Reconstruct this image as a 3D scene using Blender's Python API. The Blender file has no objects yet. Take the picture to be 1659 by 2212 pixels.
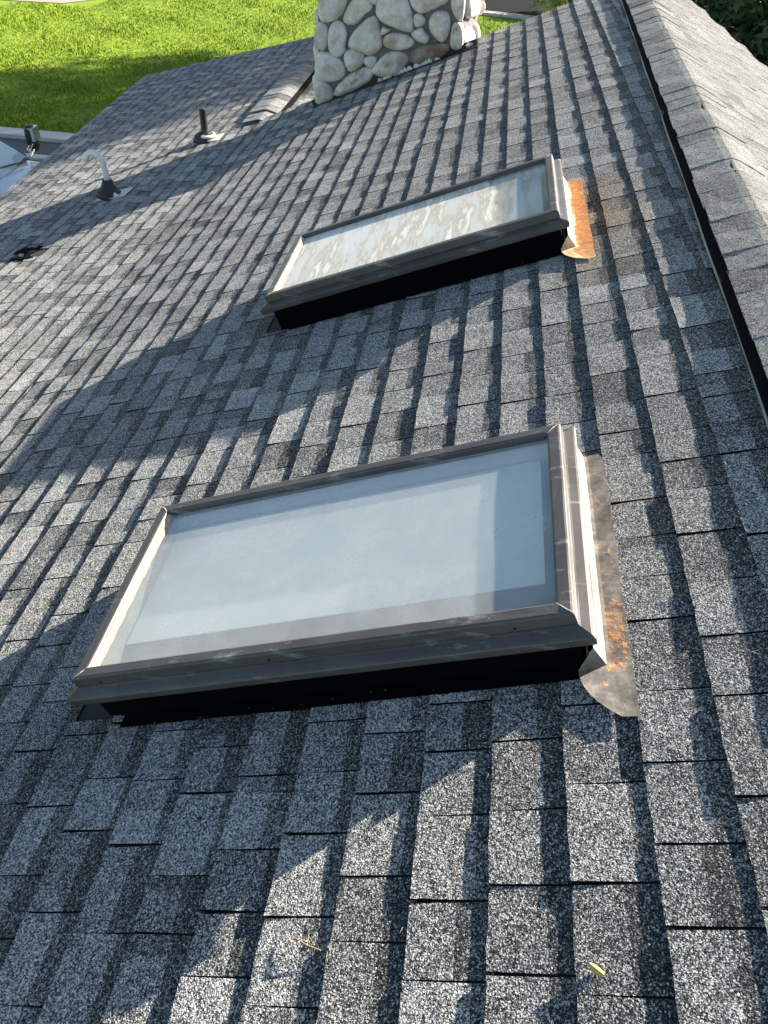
import bpy, math, random
import numpy as np
from mathutils import Vector, Matrix, noise

sc = bpy.context.scene
rnd = random.Random(7)

# ------------------------------------------------------------------ camera
GZ = 5.6                                   # camera height above the ground
XC = Vector((0.99085, 0.12032, -0.06114))  # world axes seen from the camera (x right, y down, z forward)
YC = Vector((0.12581, -0.65947, 0.74113))
ZC = Vector((0.04885, -0.74204, -0.66857))
right = Vector((XC.x, YC.x, ZC.x)).normalized()
back = -Vector((XC.z, YC.z, ZC.z)).normalized()
up = back.cross(right).normalized(); right = up.cross(back).normalized()
cam_d = bpy.data.cameras.new("camera"); cam = bpy.data.objects.new("camera", cam_d)
sc.collection.objects.link(cam)
M = Matrix((right, up, back)).transposed().to_4x4(); M.translation = Vector((0, 0, GZ))
cam.matrix_world = M
cam_d.sensor_fit = 'HORIZONTAL'; cam_d.sensor_width = 36.0
cam_d.lens = 36.0 * 1670 / 1659; cam_d.clip_start = 0.05; cam_d.clip_end = 500
sc.camera = cam

# ------------------------------------------------------------------ sky and sun
SUN = Vector((0.707, 0.569, 0.4186)).normalized()     # towards the sun
w = bpy.data.worlds.new("World"); sc.world = w; w.use_nodes = True
nt = w.node_tree; nt.nodes.clear()
sky = nt.nodes.new('ShaderNodeTexSky'); sky.sky_type = 'NISHITA'; sky.sun_disc = False
sky.sun_elevation = math.asin(SUN.z); sky.sun_rotation = math.atan2(SUN.x, SUN.y)
bg = nt.nodes.new('ShaderNodeBackground'); bg.inputs[1].default_value = 0.048
wo = nt.nodes.new('ShaderNodeOutputWorld')
nt.links.new(sky.outputs[0], bg.inputs[0]); nt.links.new(bg.outputs[0], wo.inputs[0])
sd = bpy.data.lights.new("sun", 'SUN'); sd.energy = 5.0; sd.angle = math.radians(0.5); sd.color = (1, 0.90, 0.78)
so = bpy.data.objects.new("sun", sd); sc.collection.objects.link(so)
so.rotation_euler = (-SUN).to_track_quat('-Z', 'Y').to_euler(); so.location = (20, 15, 25)
sc.view_settings.view_transform = 'Standard'; sc.view_settings.look = 'None'
sc.view_settings.exposure = 2.15; sc.view_settings.gamma = 1.0
sc.view_settings.use_curve_mapping = False
sc.cycles.max_bounces = 8; sc.cycles.transparent_max_bounces = 12

# ------------------------------------------------------------------ frames of the roof planes
TH = math.radians(22.6); CT, ST = math.cos(TH), math.sin(TH)
D1 = Vector((-CT, 0, -ST)); N1 = Vector((-ST, 0, CT)); S = 1.35
def R(u, v, n=0.0):                        # main slope: u along the ridge, v down the slope, n off the surface
    return Vector((0, u, GZ)) + v * D1 + (n - S) * N1
VB = 2.97                                  # where the pitch breaks to the lower wing
PW = math.radians(15.0)
D2 = Vector((-math.cos(PW), 0, -math.sin(PW))); N2 = Vector((-math.sin(PW), 0, math.cos(PW)))
def stretch(u): return max(0.90, (2.58 + (u - 7.42) * 0.1) / 2.86)
def RW(u, w_, n=0.0):                      # wing slope
    return R(u, VB, 0) + w_ * stretch(u) * D2 + n * N2
def crest(u): return -0.46 - 0.037 * u
D3 = Vector((CT, 0, -ST)); N3 = Vector((ST, 0, CT))
def RR(u, w_, n=0.0):                      # slope beyond the ridge
    return R(u, crest(u), 0) + w_ * D3 + n * N3

# ------------------------------------------------------------------ object helpers
def tag(o, label=None, cat=None, group=None, kind=None):
    if label: o['label'] = label
    if cat: o['category'] = cat
    if group: o['group'] = group
    if kind: o['kind'] = kind
    return o
def thing(name, loc, label, cat, group=None):
    o = bpy.data.objects.new(name, None); sc.collection.objects.link(o); o.location = loc
    o.empty_display_size = 0.1
    return tag(o, label, cat, group)
def root_loc(p):
    v = Vector((0, 0, 0))
    while p is not None: v = v + p.location; p = p.parent
    return v
def mk(name, verts, faces, mat, parent=None, smooth=False, tones=None, mats=None):
    me = bpy.data.meshes.new(name)
    off = root_loc(parent)
    me.from_pydata([tuple(Vector(v) - off) for v in verts], [], faces)
    me.materials.append(mat)
    if mats:
        for m in mats: me.materials.append(m)
    if smooth: me.polygons.foreach_set('use_smooth', [True] * len(me.polygons))
    if tones is not None:
        a = me.attributes.new('tone', 'FLOAT', 'FACE'); a.data.foreach_set('value', tones)
    me.update()
    o = bpy.data.objects.new(name, me); sc.collection.objects.link(o)
    if parent: o.parent = parent
    return o
class G:                                   # a geometry collector
    def __init__(s): s.v = []; s.f = []; s.t = []
    def add(s, vs, fs, t=None):
        b = len(s.v); s.v += [tuple(x) for x in vs]; s.f += [tuple(b + i for i in f) for f in fs]
        s.t += (t if t is not None else [0.5] * len(fs))
    def box(s, c, ax, ay, az):             # centre and three half axes
        c, ax, ay, az = map(Vector, (c, ax, ay, az))
        vs = [c + i * ax + j * ay + k * az for k in (-1, 1) for j in (-1, 1) for i in (-1, 1)]
        s.add(vs, [(0, 2, 3, 1), (4, 5, 7, 6), (0, 1, 5, 4), (2, 6, 7, 3), (0, 4, 6, 2), (1, 3, 7, 5)])
    def rbox(s, fn, u0, u1, v0, v1, n0, n1):
        p = [fn(u, v, n) for n in (n0, n1) for v in (v0, v1) for u in (u0, u1)]
        s.add(p, [(0, 2, 3, 1), (4, 5, 7, 6), (0, 1, 5, 4), (2, 6, 7, 3), (0, 4, 6, 2), (1, 3, 7, 5)])
    def tube(s, pts, rs, seg=12, cap=True):
        pts = [Vector(p) for p in pts]; rings = []; b = len(s.v)
        for i, p in enumerate(pts):
            d = (pts[min(i + 1, len(pts) - 1)] - pts[max(i - 1, 0)]).normalized()
            a = d.orthogonal() if i == 0 else (pa - pa.dot(d) * d)
            a = a.normalized(); pa = a; c = d.cross(a)
            r = rs[i] if isinstance(rs, (list, tuple)) else rs
            for k in range(seg):
                t = 2 * math.pi * k / seg; s.v.append(tuple(p + r * (math.cos(t) * a + math.sin(t) * c)))
        for i in range(len(pts) - 1):
            for k in range(seg):
                q = (k + 1) % seg
                s.f.append((b + i * seg + k, b + i * seg + q, b + (i + 1) * seg + q, b + (i + 1) * seg + k)); s.t.append(.5)
        if cap:
            s.f.append(tuple(b + k for k in reversed(range(seg)))); s.t.append(.5)
            s.f.append(tuple(b + (len(pts) - 1) * seg + k for k in range(seg))); s.t.append(.5)
    def build(s, name, mat, parent=None, smooth=False, tone=False):
        return mk(name, s.v, s.f, mat, parent, smooth, s.t if tone else None)

# ------------------------------------------------------------------ materials
def newmat(name):
    m = bpy.data.materials.new(name); m.use_nodes = True
    n = m.node_tree.nodes; b = n['Principled BSDF']
    return m, m.node_tree, b
def nd(nt, t, **k):
    n = nt.nodes.new(t)
    for a, v in k.items():
        if a.startswith('i_'):
            key = a[2:]; n.inputs[int(key) if key.isdigit() else key.replace('_', ' ')].default_value = v
        else: setattr(n, a, v)
    return n
def ramp(nt, src, stops, interp='LINEAR'):
    r = nt.nodes.new('ShaderNodeValToRGB'); r.color_ramp.interpolation = interp
    e = r.color_ramp.elements
    while len(e) < len(stops): e.new(0.5)
    for i, (p, c) in enumerate(stops):
        e[i].position = p
        e[i].color = (c, c, c, 1) if isinstance(c, (int, float)) else (*c, 1)
    nt.links.new(src, r.inputs[0]); return r.outputs[0]
def mixc(nt, fac, a, b, mode='MIX'):
    m = nt.nodes.new('ShaderNodeMix'); m.data_type = 'RGBA'; m.blend_type = mode
    if isinstance(fac, (int, float)): m.inputs[0].default_value = fac
    else: nt.links.new(fac, m.inputs[0])
    for i, x in ((6, a), (7, b)):
        if isinstance(x, tuple): m.inputs[i].default_value = (*x, 1)
        else: nt.links.new(x, m.inputs[i])
    return m.outputs[2]
def math_(nt, op, a, b=None, clamp=False):
    m = nt.nodes.new('ShaderNodeMath'); m.operation = op; m.use_clamp = clamp
    for i, x in enumerate((a, b)):
        if x is None: continue
        if isinstance(x, (int, float)): m.inputs[i].default_value = x
        else: nt.links.new(x, m.inputs[i])
    return m.outputs[0]
def pos(nt): return nt.nodes.new('ShaderNodeNewGeometry').outputs['Position']
def noise_(nt, scale, detail=3, rough=0.6, vec=None, out='Fac'):
    n = nd(nt, 'ShaderNodeTexNoise', i_Scale=scale, i_Detail=detail, i_Roughness=rough)
    nt.links.new(vec if vec is not None else pos(nt), n.inputs['Vector'])
    return n.outputs[out]
def bump(nt, b, h, strength, dist):
    n = nd(nt, 'ShaderNodeBump', i_Strength=strength, i_Distance=dist)
    nt.links.new(h, n.inputs['Height']); nt.links.new(n.outputs[0], b.inputs['Normal'])

def granules(name, rust=True, gain=1.0):
    m, nt, b = newmat(name)
    P = pos(nt)
    vo = nd(nt, 'ShaderNodeTexVoronoi', i_Scale=600.0); nt.links.new(P, vo.inputs['Vector'])
    sep = nd(nt, 'ShaderNodeSeparateColor'); nt.links.new(vo.outputs['Color'], sep.inputs[0])
    vo2 = nd(nt, 'ShaderNodeTexVoronoi', i_Scale=310.0); nt.links.new(P, vo2.inputs['Vector'])
    sep2 = nd(nt, 'ShaderNodeSeparateColor'); nt.links.new(vo2.outputs['Color'], sep2.inputs[0])
    g = math_(nt, 'ADD', math_(nt, 'MULTIPLY', sep.outputs[0], .55), math_(nt, 'MULTIPLY', sep2.outputs[1], .45))
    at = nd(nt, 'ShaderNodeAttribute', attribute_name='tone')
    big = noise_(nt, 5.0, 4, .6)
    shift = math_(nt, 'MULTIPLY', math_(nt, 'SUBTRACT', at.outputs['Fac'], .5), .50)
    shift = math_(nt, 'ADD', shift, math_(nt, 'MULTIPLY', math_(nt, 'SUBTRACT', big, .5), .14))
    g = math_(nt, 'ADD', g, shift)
    g = math_(nt, 'ADD', g, math_(nt, 'MULTIPLY', math_(nt, 'SUBTRACT', noise_(nt, 34, 5, .7), .5), .22))
    k = gain * .90
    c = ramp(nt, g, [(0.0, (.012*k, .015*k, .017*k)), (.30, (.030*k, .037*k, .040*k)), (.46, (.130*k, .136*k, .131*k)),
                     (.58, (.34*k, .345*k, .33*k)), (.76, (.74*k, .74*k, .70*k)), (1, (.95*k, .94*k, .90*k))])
    # warm weathering in patches, and per-tab brownish cast
    warm = ramp(nt, noise_(nt, 2.3, 4, .6), [(.45, 0.0), (.7, 1.0)])
    c = mixc(nt, math_(nt, 'MULTIPLY', warm, .3), c, (1.0, .93, .82), 'MULTIPLY')
    if rust:
        for ctr, rad, col, st in ((R(3.62, .02), .36, (1.0, .66, .36), .6), (R(3.3, .02), .28, (1.0, .72, .42), .6), (R(2.95, -.0), .22, (.9, .7, .42), .7), (R(3.3,-.12), .2, (1.0,.72,.42), .5)):
            d = nd(nt, 'ShaderNodeVectorMath', operation='DISTANCE'); nt.links.new(P, d.inputs[0]); d.inputs[1].default_value = ctr
            f = ramp(nt, math_(nt, 'DIVIDE', d.outputs['Value'], rad), [(.25, st), (1, 0.0)])
            f = math_(nt, 'MULTIPLY', f, ramp(nt, noise_(nt, 14, 3), [(.3, .3), (.6, 1.0)]))
            c = mixc(nt, f, c, col, 'MULTIPLY')
    nt.links.new(c, b.inputs['Base Color'])
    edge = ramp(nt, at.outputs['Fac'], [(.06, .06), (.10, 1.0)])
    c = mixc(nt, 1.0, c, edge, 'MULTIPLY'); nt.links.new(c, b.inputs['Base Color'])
    b.inputs['Roughness'].default_value = .85; b.inputs['Specular IOR Level'].default_value = .2
    b.inputs['Diffuse Roughness'].default_value = .8
    h = math_(nt, 'ADD', math_(nt, 'MULTIPLY', noise_(nt, 330, 1), 1.0), math_(nt, 'MULTIPLY', noise_(nt, 90, 2), .6))
    h = math_(nt, 'ADD', h, math_(nt, 'MULTIPLY', noise_(nt, 16, 2), 1.6))
    bump(nt, b, h, 1.0, .0030)
    return m
M_SH = granules('shingle_granules')
M_CAP = granules('cap_granules', False, .74)
def plain(name, col, rough=.6, metal=0.0, var=.15, scale=6.0, bmp=0.0, spec=.5):
    m, nt, b = newmat(name)
    n = noise_(nt, scale, 5, .65)
    f = ramp(nt, n, [(.3, 1 - var), (.7, 1 + var)])
    c = mixc(nt, 1.0, col, f, 'MULTIPLY')
    nt.links.new(c, b.inputs['Base Color']); b.inputs['Roughness'].default_value = rough
    b.inputs['Metallic'].default_value = metal; b.inputs['Specular IOR Level'].default_value = spec
    if bmp: bump(nt, b, noise_(nt, scale * 6, 4), .4, bmp)
    return m
M_BLACK = plain('bitumen_black', (.006, .006, .007), .95, spec=.05)
M_DECK = plain('roof_felt', (.02, .02, .022), .9)
M_EDGE = plain('drip_edge', (.38, .36, .32), .5)
M_SIDING = plain('siding', (.45, .42, .36), .8)
M_SOFFIT = plain('soffit', (.5, .48, .44), .8)

# skylight cladding: brown painted aluminium with chalky oxidised patches and dust specks
def cladding():
    m, nt, b = newmat('brown_cladding')
    base = mixc(nt, ramp(nt, noise_(nt, 7, 4), [(.35, 0.), (.7, 1.)]), (.060, .055, .052), (.098, .090, .085))
    mp = nd(nt, 'ShaderNodeMapping'); nt.links.new(pos(nt), mp.inputs[0]); mp.inputs['Scale'].default_value = (4, 34, 26)
    ch = ramp(nt, noise_(nt, 1.0, 5, .7, mp.outputs[0]), [(.58, 0.), (.74, .7)])
    base = mixc(nt, ch, base, (.42, .41, .40))
    sp = ramp(nt, noise_(nt, 130, 2), [(.74, 0.), (.78, .8)])
    base = mixc(nt, sp, base, (.6, .58, .55))
    nt.links.new(base, b.inputs['Base Color']); b.inputs['Roughness'].default_value = .42
    bump(nt, b, noise_(nt, 60, 2), .15, .001)
    return m
M_CLAD = cladding()
M_CURB = plain('black_curb', (.003, .003, .004), .9, spec=.05)
M_GASKET = plain('cream_gasket', (.42, .35, .23), .7, var=.3, scale=60)
M_CAULKS = plain('corner_sealant', (.6, .57, .5), .6)
M_SCREW = plain('screw_black', (.02, .02, .02), .4)

def glass(name, dirty):
    m, nt, b = newmat(name)
    nt.nodes.remove(b); out = nt.nodes['Material Output']
    tr = nd(nt, 'ShaderNodeBsdfTransparent'); tr.inputs[0].default_value = (.98, 1.0, .98, 1)
    gl = nd(nt, 'ShaderNodeBsdfGlossy'); gl.inputs['Roughness'].default_value = .04
    fr = nd(nt, 'ShaderNodeFresnel', i_IOR=1.5)
    mx = nd(nt, 'ShaderNodeMixShader'); gg_ = nt.nodes.new('ShaderNodeNewGeometry'); nt.links.new(math_(nt, 'MULTIPLY', fr.outputs[0], math_(nt, 'SUBTRACT', 1.0, gg_.outputs['Backfacing'])), mx.inputs[0]); nt.links.new(tr.outputs[0], mx.inputs[1]); nt.links.new(gl.outputs[0], mx.inputs[2])
    df = nd(nt, 'ShaderNodeBsdfDiffuse')
    P = pos(nt)
    # fine dust film and specks
    specks = ramp(nt, noise_(nt, 130, 2, .5, P), [(.74, 0.), (.79, .6)])
    film = ramp(nt, noise_(nt, 4, 8, .75, P), [(.3, .20), (.7, .34)])
    f = math_(nt, 'MAXIMUM', specks, film)
    col = (.78, .80, .78)
    if dirty:
        # lime wash streaks run down the pane over its lower two thirds
        sx = nd(nt, 'ShaderNodeSeparateXYZ'); nt.links.new(P, sx.inputs[0])
        mp = nd(nt, 'ShaderNodeMapping'); nt.links.new(P, mp.inputs[0]); mp.inputs['Scale'].default_value = (17, 2.4, 8); mp.inputs['Rotation'].default_value = (0, 0, .12)
        st = noise_(nt, 1.0, 8, .72, mp.outputs[0])
        wig = math_(nt, 'MULTIPLY', math_(nt, 'SUBTRACT', noise_(nt, 3.2, 3, .5, P), .5), .35)
        xx = math_(nt, 'ADD', sx.outputs[0], wig)
        zone = ramp(nt, math_(nt, 'ADD', math_(nt, 'MULTIPLY', xx, -2.2), .72), [(.40, 0.), (.52, 1.)])
        stv = ramp(nt, st, [(.36, .66), (.60, 1.0)])
        f2 = math_(nt, 'MULTIPLY', zone, math_(nt, 'MULTIPLY', stv, .95))
        f = math_(nt, 'MAXIMUM', f, f2, True)
        cc = ramp(nt, noise_(nt, 1.0, 6, .7, mp.outputs[0]), [(.36, (.86, .90, .88)), (.46, (.78, .78, .72)), (.53, (.58, .54, .43)), (.61, (.82, .81, .74)), (.72, (.90, .92, .90))])
        nt.links.new(cc, df.inputs[0])
    else: df.inputs[0].default_value = (*col, 1)
    m2 = nd(nt, 'ShaderNodeMixShader'); nt.links.new(f, m2.inputs[0]); nt.links.new(mx.outputs[0], m2.inputs[1]); nt.links.new(df.outputs[0], m2.inputs[2])
    nt.links.new(m2.outputs[0], out.inputs[0])
    return m
M_GLASS = glass('dusty_glass', False); M_GLASS2 = glass('lime_streaked_glass', True)
M_BLIND = plain('pale_blind', (.86, .88, .86), .9, var=.04, scale=3)
M_SHAFT = plain('shaft_paint', (.62, .67, .74), .8, var=.06)
M_SHAFTE = plain('shaft_end_dimmed', (.20, .21, .20), .8, var=.2, scale=14)  # sunlit end wall, its colour darkened to hold the sun on it down
M_SHAFTDK = plain('shaft_blue_grey', (.26, .31, .44), .7, var=.25, scale=9)

def rusty(name, amount, basecol, pale=0.0):
    m, nt, b = newmat(name)
    P = pos(nt)
    n1 = noise_(nt, 9, 7, .7, P); n2 = noise_(nt, 45, 5, .7, P)
    s = math_(nt, 'ADD', math_(nt, 'MULTIPLY', n1, .6), math_(nt, 'MULTIPLY', n2, .4))
    at = nd(nt, 'ShaderNodeAttribute', attribute_name='tone')
    s = math_(nt, 'ADD', s, math_(nt, 'MULTIPLY', math_(nt, 'SUBTRACT', at.outputs['Fac'], .5), .5))
    f = ramp(nt, s, [(amount, 0.), (amount + .11, 1.)])
    rc = ramp(nt, n2, [(.3, (.30, .11, .035)), (.5, (.52, .22, .06)), (.65, (.66, .36, .14)), (.8, (.60, .48, .36))])
    mot = ramp(nt, noise_(nt, 22, 8, .75, P), [(.36, .45), (.5, 1.0), (.62, 1.7)])
    base = mixc(nt, 1.0, basecol, mot, 'MULTIPLY')
    c = mixc(nt, f, base, rc)
    rc = mixc(nt, pale, rc, (.42, .34, .25))
    pits = ramp(nt, noise_(nt, 80, 3, .7, P), [(.26, 1.), (.32, 0.)])
    c = mixc(nt, math_(nt, 'MULTIPLY', pits, f), c, (.05, .03, .025))
    nt.links.new(c, b.inputs['Base Color']); b.inputs['Roughness'].default_value = .7
    bump(nt, b, math_(nt, 'MULTIPLY', n2, math_(nt, 'ADD', f, .15)), .5, .003)
    return m
M_RUST = rusty('rusted_flashing', .44, (.62, .45, .25))
M_RUST1 = rusty('weathered_flashing', .61, (.19, .172, .145), .6)

# ------------------------------------------------------------------ the house: shingled slopes
house = thing('house', (-3, 6, 0), 'house under a weathered grey shingle roof with stone chimney and two skylights', 'house')
SKY = [dict(u0=1.043, u1=1.693, v0=.163, v1=1.385), dict(u0=3.139, u1=3.845, v0=.108, v1=1.418)]
CHM = dict(u0=8.03, u1=8.5, v0=.80, v1=2.24)
E_ = .1434
camv = Vector((0, 0, GZ))
def to_px(p):
    d = p - camv; z = -d.dot(back)
    if z <= .05: return None
    return (829.5 + 1670 * d.dot(right) / z, 1106 - 1670 * d.dot(up) / z, z)

cells = []      # (size on the picture, verts, faces, tones, plane)
def cell(fn, plane, u0, u1, w0, w1, th, curl=0.0):
    """one shingle tab: a thin wedge, proud at its lower edge; u1 side is farther from the viewer"""
    nu = 4; bandf = rnd.choice((.18, .24, .30, .36)) if th > .008 else rnd.choice((.30, .4, .46, .5))
    e = [rnd.uniform(-.0022, .0022) for _ in range(nu + 1)]
    sk = rnd.uniform(-.0025, .0025); lift = rnd.uniform(-.0008, .0012) + curl
    vs = []; rows = [(w0 - .012, .0012), (w0 + (w1 - w0) * bandf, th * bandf), ((w0 + w1) * .5 + .012, th * .55), (w1 - .006, th * .97 + lift * .8)]
    for (w_, n) in rows:
        for i in range(nu + 1):
            u = u0 + (u1 - u0) * i / nu
            vs.append(fn(u + sk * (w_ - w0) / (w1 - w0), w_, n + rnd.uniform(-.0004, .0004)))
    for i in range(nu + 1):
        u = u0 + (u1 - u0) * i / nu
        vs.append(fn(u + sk, w1 + e[i], th + lift))
    for i in range(nu + 1):
        u = u0 + (u1 - u0) * i / nu
        vs.append(fn(u + sk, w1 + e[i] * 1.2 - .001, -.001))
    vs += [fn(u0, w0 - .012, -.001), fn(u1, w0 - .012, -.001)]
    k = nu + 1; fs = []; ts = []
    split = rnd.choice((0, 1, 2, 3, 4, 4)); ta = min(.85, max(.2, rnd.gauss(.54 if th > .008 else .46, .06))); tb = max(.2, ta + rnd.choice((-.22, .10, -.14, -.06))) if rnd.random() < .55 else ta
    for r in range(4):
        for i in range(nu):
            fs.append((r * k + i, r * k + i + 1, (r + 1) * k + i + 1, (r + 1) * k + i)); ts.append(max(.12, (tb if i >= split else ta) - ((.30 if th > .008 else .32) if r == 0 and plane != 'far' else 0)))  # top row toned darker: printed shadow line plus painted shade below the next butt
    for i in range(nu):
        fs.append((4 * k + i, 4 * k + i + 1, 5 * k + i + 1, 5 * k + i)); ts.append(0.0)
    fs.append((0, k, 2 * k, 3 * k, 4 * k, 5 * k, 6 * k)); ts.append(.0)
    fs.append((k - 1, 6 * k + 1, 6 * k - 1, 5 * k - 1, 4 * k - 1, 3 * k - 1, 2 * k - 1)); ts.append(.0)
    # projected size for ranking
    q = [to_px(vs[i]) for i in (0, nu, 4 * k, 4 * k + nu)]
    size = 0
    if all(q):
        cx = sum(a[0] for a in q) / 4; cy = sum(a[1] for a in q) / 4
        if -30 < cx < 1689 and -30 < cy < 2242:
            size = abs((q[1][0] - q[2][0]) * (q[0][1] - q[3][1]) - (q[1][1] - q[2][1]) * (q[0][0] - q[3][0]))
    cells.append((size, vs, fs, ts, plane))

def rows(fn, plane, w_from, w_to, urange, exclude, first_off=0.0, wcut=None):
    i0 = math.floor((w_from - first_off) / E_)
    i1 = math.ceil((w_to - first_off) / E_)
    for i in range(i0, i1):
        w0 = first_off + i * E_; w1 = w0 + E_
        ua, ub = urange(w0 + E_ / 2)
        u = ua - rnd.uniform(0, .1); tooth = rnd.random() < .5
        while u < ub:
            wd = rnd.choice((.13, .15, .17, .20)) * rnd.uniform(.92, 1.08) if tooth else rnd.choice((.12, .14, .17)) * rnd.uniform(.9, 1.1)
            a, b_ = max(u, ua), min(u + wd, ub)
            pieces = [(a, b_)]
            for x in exclude:
                if w1 > x['v0'] + .01 and w0 < x['v1'] - .01:
                    nxt = []
                    for (p, q) in pieces:
                        if q <= x['u0'] or p >= x['u1']: nxt.append((p, q)); continue
                        if p < x['u0']: nxt.append((p, x['u0']))
                        if q > x['u1']: nxt.append((x['u1'], q))
                    pieces = nxt
            for (p, q) in pieces:
                if q - p < .02: continue
                a0, a1 = w0, w1
                # trim lengthwise where the tab runs into an opening from above or below
                skip = False
                th = (rnd.uniform(.0085, .0100) if tooth else rnd.uniform(.0062, .0076)) * (.6 if plane == 'far' else 1)
                if wcut:
                    a0, a1 = wcut((p + q) / 2, w0, w1)
                    if a1 - a0 < .02: continue
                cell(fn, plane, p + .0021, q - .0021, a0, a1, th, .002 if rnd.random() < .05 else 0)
            u += wd
            tooth = (not tooth) if rnd.random() < .82 else tooth
ex = [dict(u0=s['u0'] + .005, u1=s['u1'] - .005, v0=s['v0'], v1=s['v1']) for s in SKY]
exm = ex + [dict(u0=CHM['u0'] + .02, u1=9.0, v0=CHM['v0'], v1=CHM['v1'])]
RAKE = 8.42
def cut_main(u, a, b):
    lo = crest(u) + .192
    return max(a, lo), min(b, VB)
rows(R, 'main', -.80, VB, lambda v: (-.9, RAKE if v > -.2 else RAKE + (-.2 - v) * 3), exm, .0805 - E_ * 6, cut_main)
def cut_wing(u, a, b): return max(a, 0.0), min(b, 2.86)
def far_w(w_): return (-.4 + max(0, w_) * .3, 13.0)
rows(RW, 'wing', 0.0, 2.87, far_w, [dict(u0=5.40, u1=5.56, v0=1.18, v1=1.30)], 0.0, cut_wing)
rows(RR, 'far', 0.10, 1.5, lambda w_: (-.3, 11.9 - 3.2 * w_), [], .02)
# the far side of the wing, sloping down to the right behind the gable
def RX(u, w_, n=0.0): return R(u, VB, 0) + w_ * Vector((math.cos(PW), 0, -math.sin(PW))) + n * Vector((math.sin(PW), 0, math.cos(PW)))
rows(RX, 'wing_back', .165, 1.6, lambda w_: (RAKE - .1, 13.0), [], .165)

cells.sort(key=lambda c: -c[0])
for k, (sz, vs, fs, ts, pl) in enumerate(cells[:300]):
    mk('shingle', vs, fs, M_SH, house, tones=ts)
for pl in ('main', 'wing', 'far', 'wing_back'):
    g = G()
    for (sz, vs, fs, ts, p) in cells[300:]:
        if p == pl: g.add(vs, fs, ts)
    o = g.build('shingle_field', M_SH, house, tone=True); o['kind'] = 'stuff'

# deck under the shingles, with openings for the skylights
g = G()
us = sorted({-1.0, RAKE - .01} | {s[k] for s in SKY for k in ('u0', 'u1')})
vs_ = sorted({-.2, VB - .005} | {s[k] for s in SKY for k in ('v0', 'v1')})
for a, b_ in zip(us[:-1], us[1:]):
    for c_, d_ in zip(vs_[:-1], vs_[1:]):
        um, vm = (a + b_) / 2, (c_ + d_) / 2
        if any(s['u0'] < um < s['u1'] and s['v0'] < vm < s['v1'] for s in SKY): continue
        g.rbox(R, a, b_, c_, d_, -.06, -.003)
p = [R(-1, crest(-1), -.003), R(12.5, crest(12.5), -.003), R(9.0, -.2, -.003), R(-1, -.2, -.003)]
g.add(p + [q - Vector((0, 0, .06)) for q in p], [(0, 1, 2, 3), (7, 6, 5, 4), (0, 4, 5, 1), (1, 5, 6, 2)])
g.build('roof_deck', M_DECK, house)
g = G()
g.rbox(RW, -1, 7.36, .003, 2.85, -.06, -.003); g.rbox(RW, 7.36, 12.98, .003, 2.85, -.06, -.003); g.build('roof_deck', M_DECK, house)
g = G()
q = [RR(-1, 0, -.004), RR(12.0, 0, -.004), RR(7.0, 1.55, -.004), RR(-1, 1.6, -.004)]
g.add(q + [x - Vector((0, 0, .06)) for x in q], [(0, 3, 2, 1), (4, 5, 6, 7), (0, 1, 5, 4), (1, 2, 6, 5), (2, 3, 7, 6)])
g.build('roof_deck', M_DECK, house)
g = G(); g.rbox(RX, RAKE - .1, 12.98, .003, 1.65, -.06, -.003); g.build('roof_deck', M_DECK, house)
# rake boards, fascia, walls
g = G(); g.rbox(R, RAKE - .03, RAKE, -.3, VB, -.20, -.005); g.build('rake_board', M_SOFFIT, house)
g = G(); g.rbox(RW, 12.95, 12.985, .0, 2.85, -.2, -.005); g.build('rake_board', M_SOFFIT, house)
g = G(); g.rbox(RW, -1, 7.36, 2.83, 2.85, -.2, -.061); g.rbox(RW, 7.36, 12.9, 2.83, 2.85, -.2, -.061); g.build('fascia', M_SOFFIT, house)
g = G()
xw = RW(7, 2.5).x
g.box((xw, 6, 1.3), (.08, 6.6, 0), (0, 0.0001, 0), (0, 0, 1.3)); 
g = G()
def wallbox(x0, x1, y0, y1, z1):
    gg = G(); gg.box(((x0 + x1) / 2, (y0 + y1) / 2, z1 / 2), ((x1 - x0) / 2, 0, 0), (0, (y1 - y0) / 2, 0), (0, 0, z1 / 2)); gg.build('wall', M_SIDING, house)
wallbox(-4.55, -4.35, -.8, 12.6, 2.35)
wallbox(-4.35, -1.2, 12.4, 12.6, 2.35)
wallbox(-4.35, 1.5, -.8, -.6, 2.35)
wallbox(1.5, 1.7, -.8, 8.2, 3.6)
wallbox(-1.1, 1.5, 8.0, 8.2, 3.2)

# ridge vent and caps of the main ridge
g = G()
n = 90
for i in range(n):
    u0, u1 = -.8 + i * .14, -.8 + (i + 1) * .14
    if u1 > 11.8: break
    a, b_ = crest(u0) + .183, crest(u1) + .183
    vs = [R(u0, a, 0), R(u1, b_, 0), R(u1, b_ + .004, .026), R(u0, a + .004, .026), R(u0, crest(u0), .028), R(u1, crest(u1), .028)]
    g.add(vs, [(0, 1, 2, 3), (3, 2, 5, 4)])
g.build('ridge_vent', M_BLACK, house)
g = G()
for i in range(n):
    u0, u1 = -.8 + i * .14, -.8 + (i + 1) * .14
    if u1 > 11.8: break
    a, b_ = crest(u0) + .189 + .003 * math.sin(u0 * 5), crest(u1) + .189 + .003 * math.sin(u1 * 5)
    vs = [R(u0, a, .004), R(u1, b_, .004), R(u1, b_, .016), R(u0, a, .016), R(u1, b_ - .005, .017), R(u0, a - .005, .017)]
    g.add(vs, [(0, 1, 2, 3), (3, 2, 4, 5)])
g.build('vent_edge', M_EDGE, house)

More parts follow.
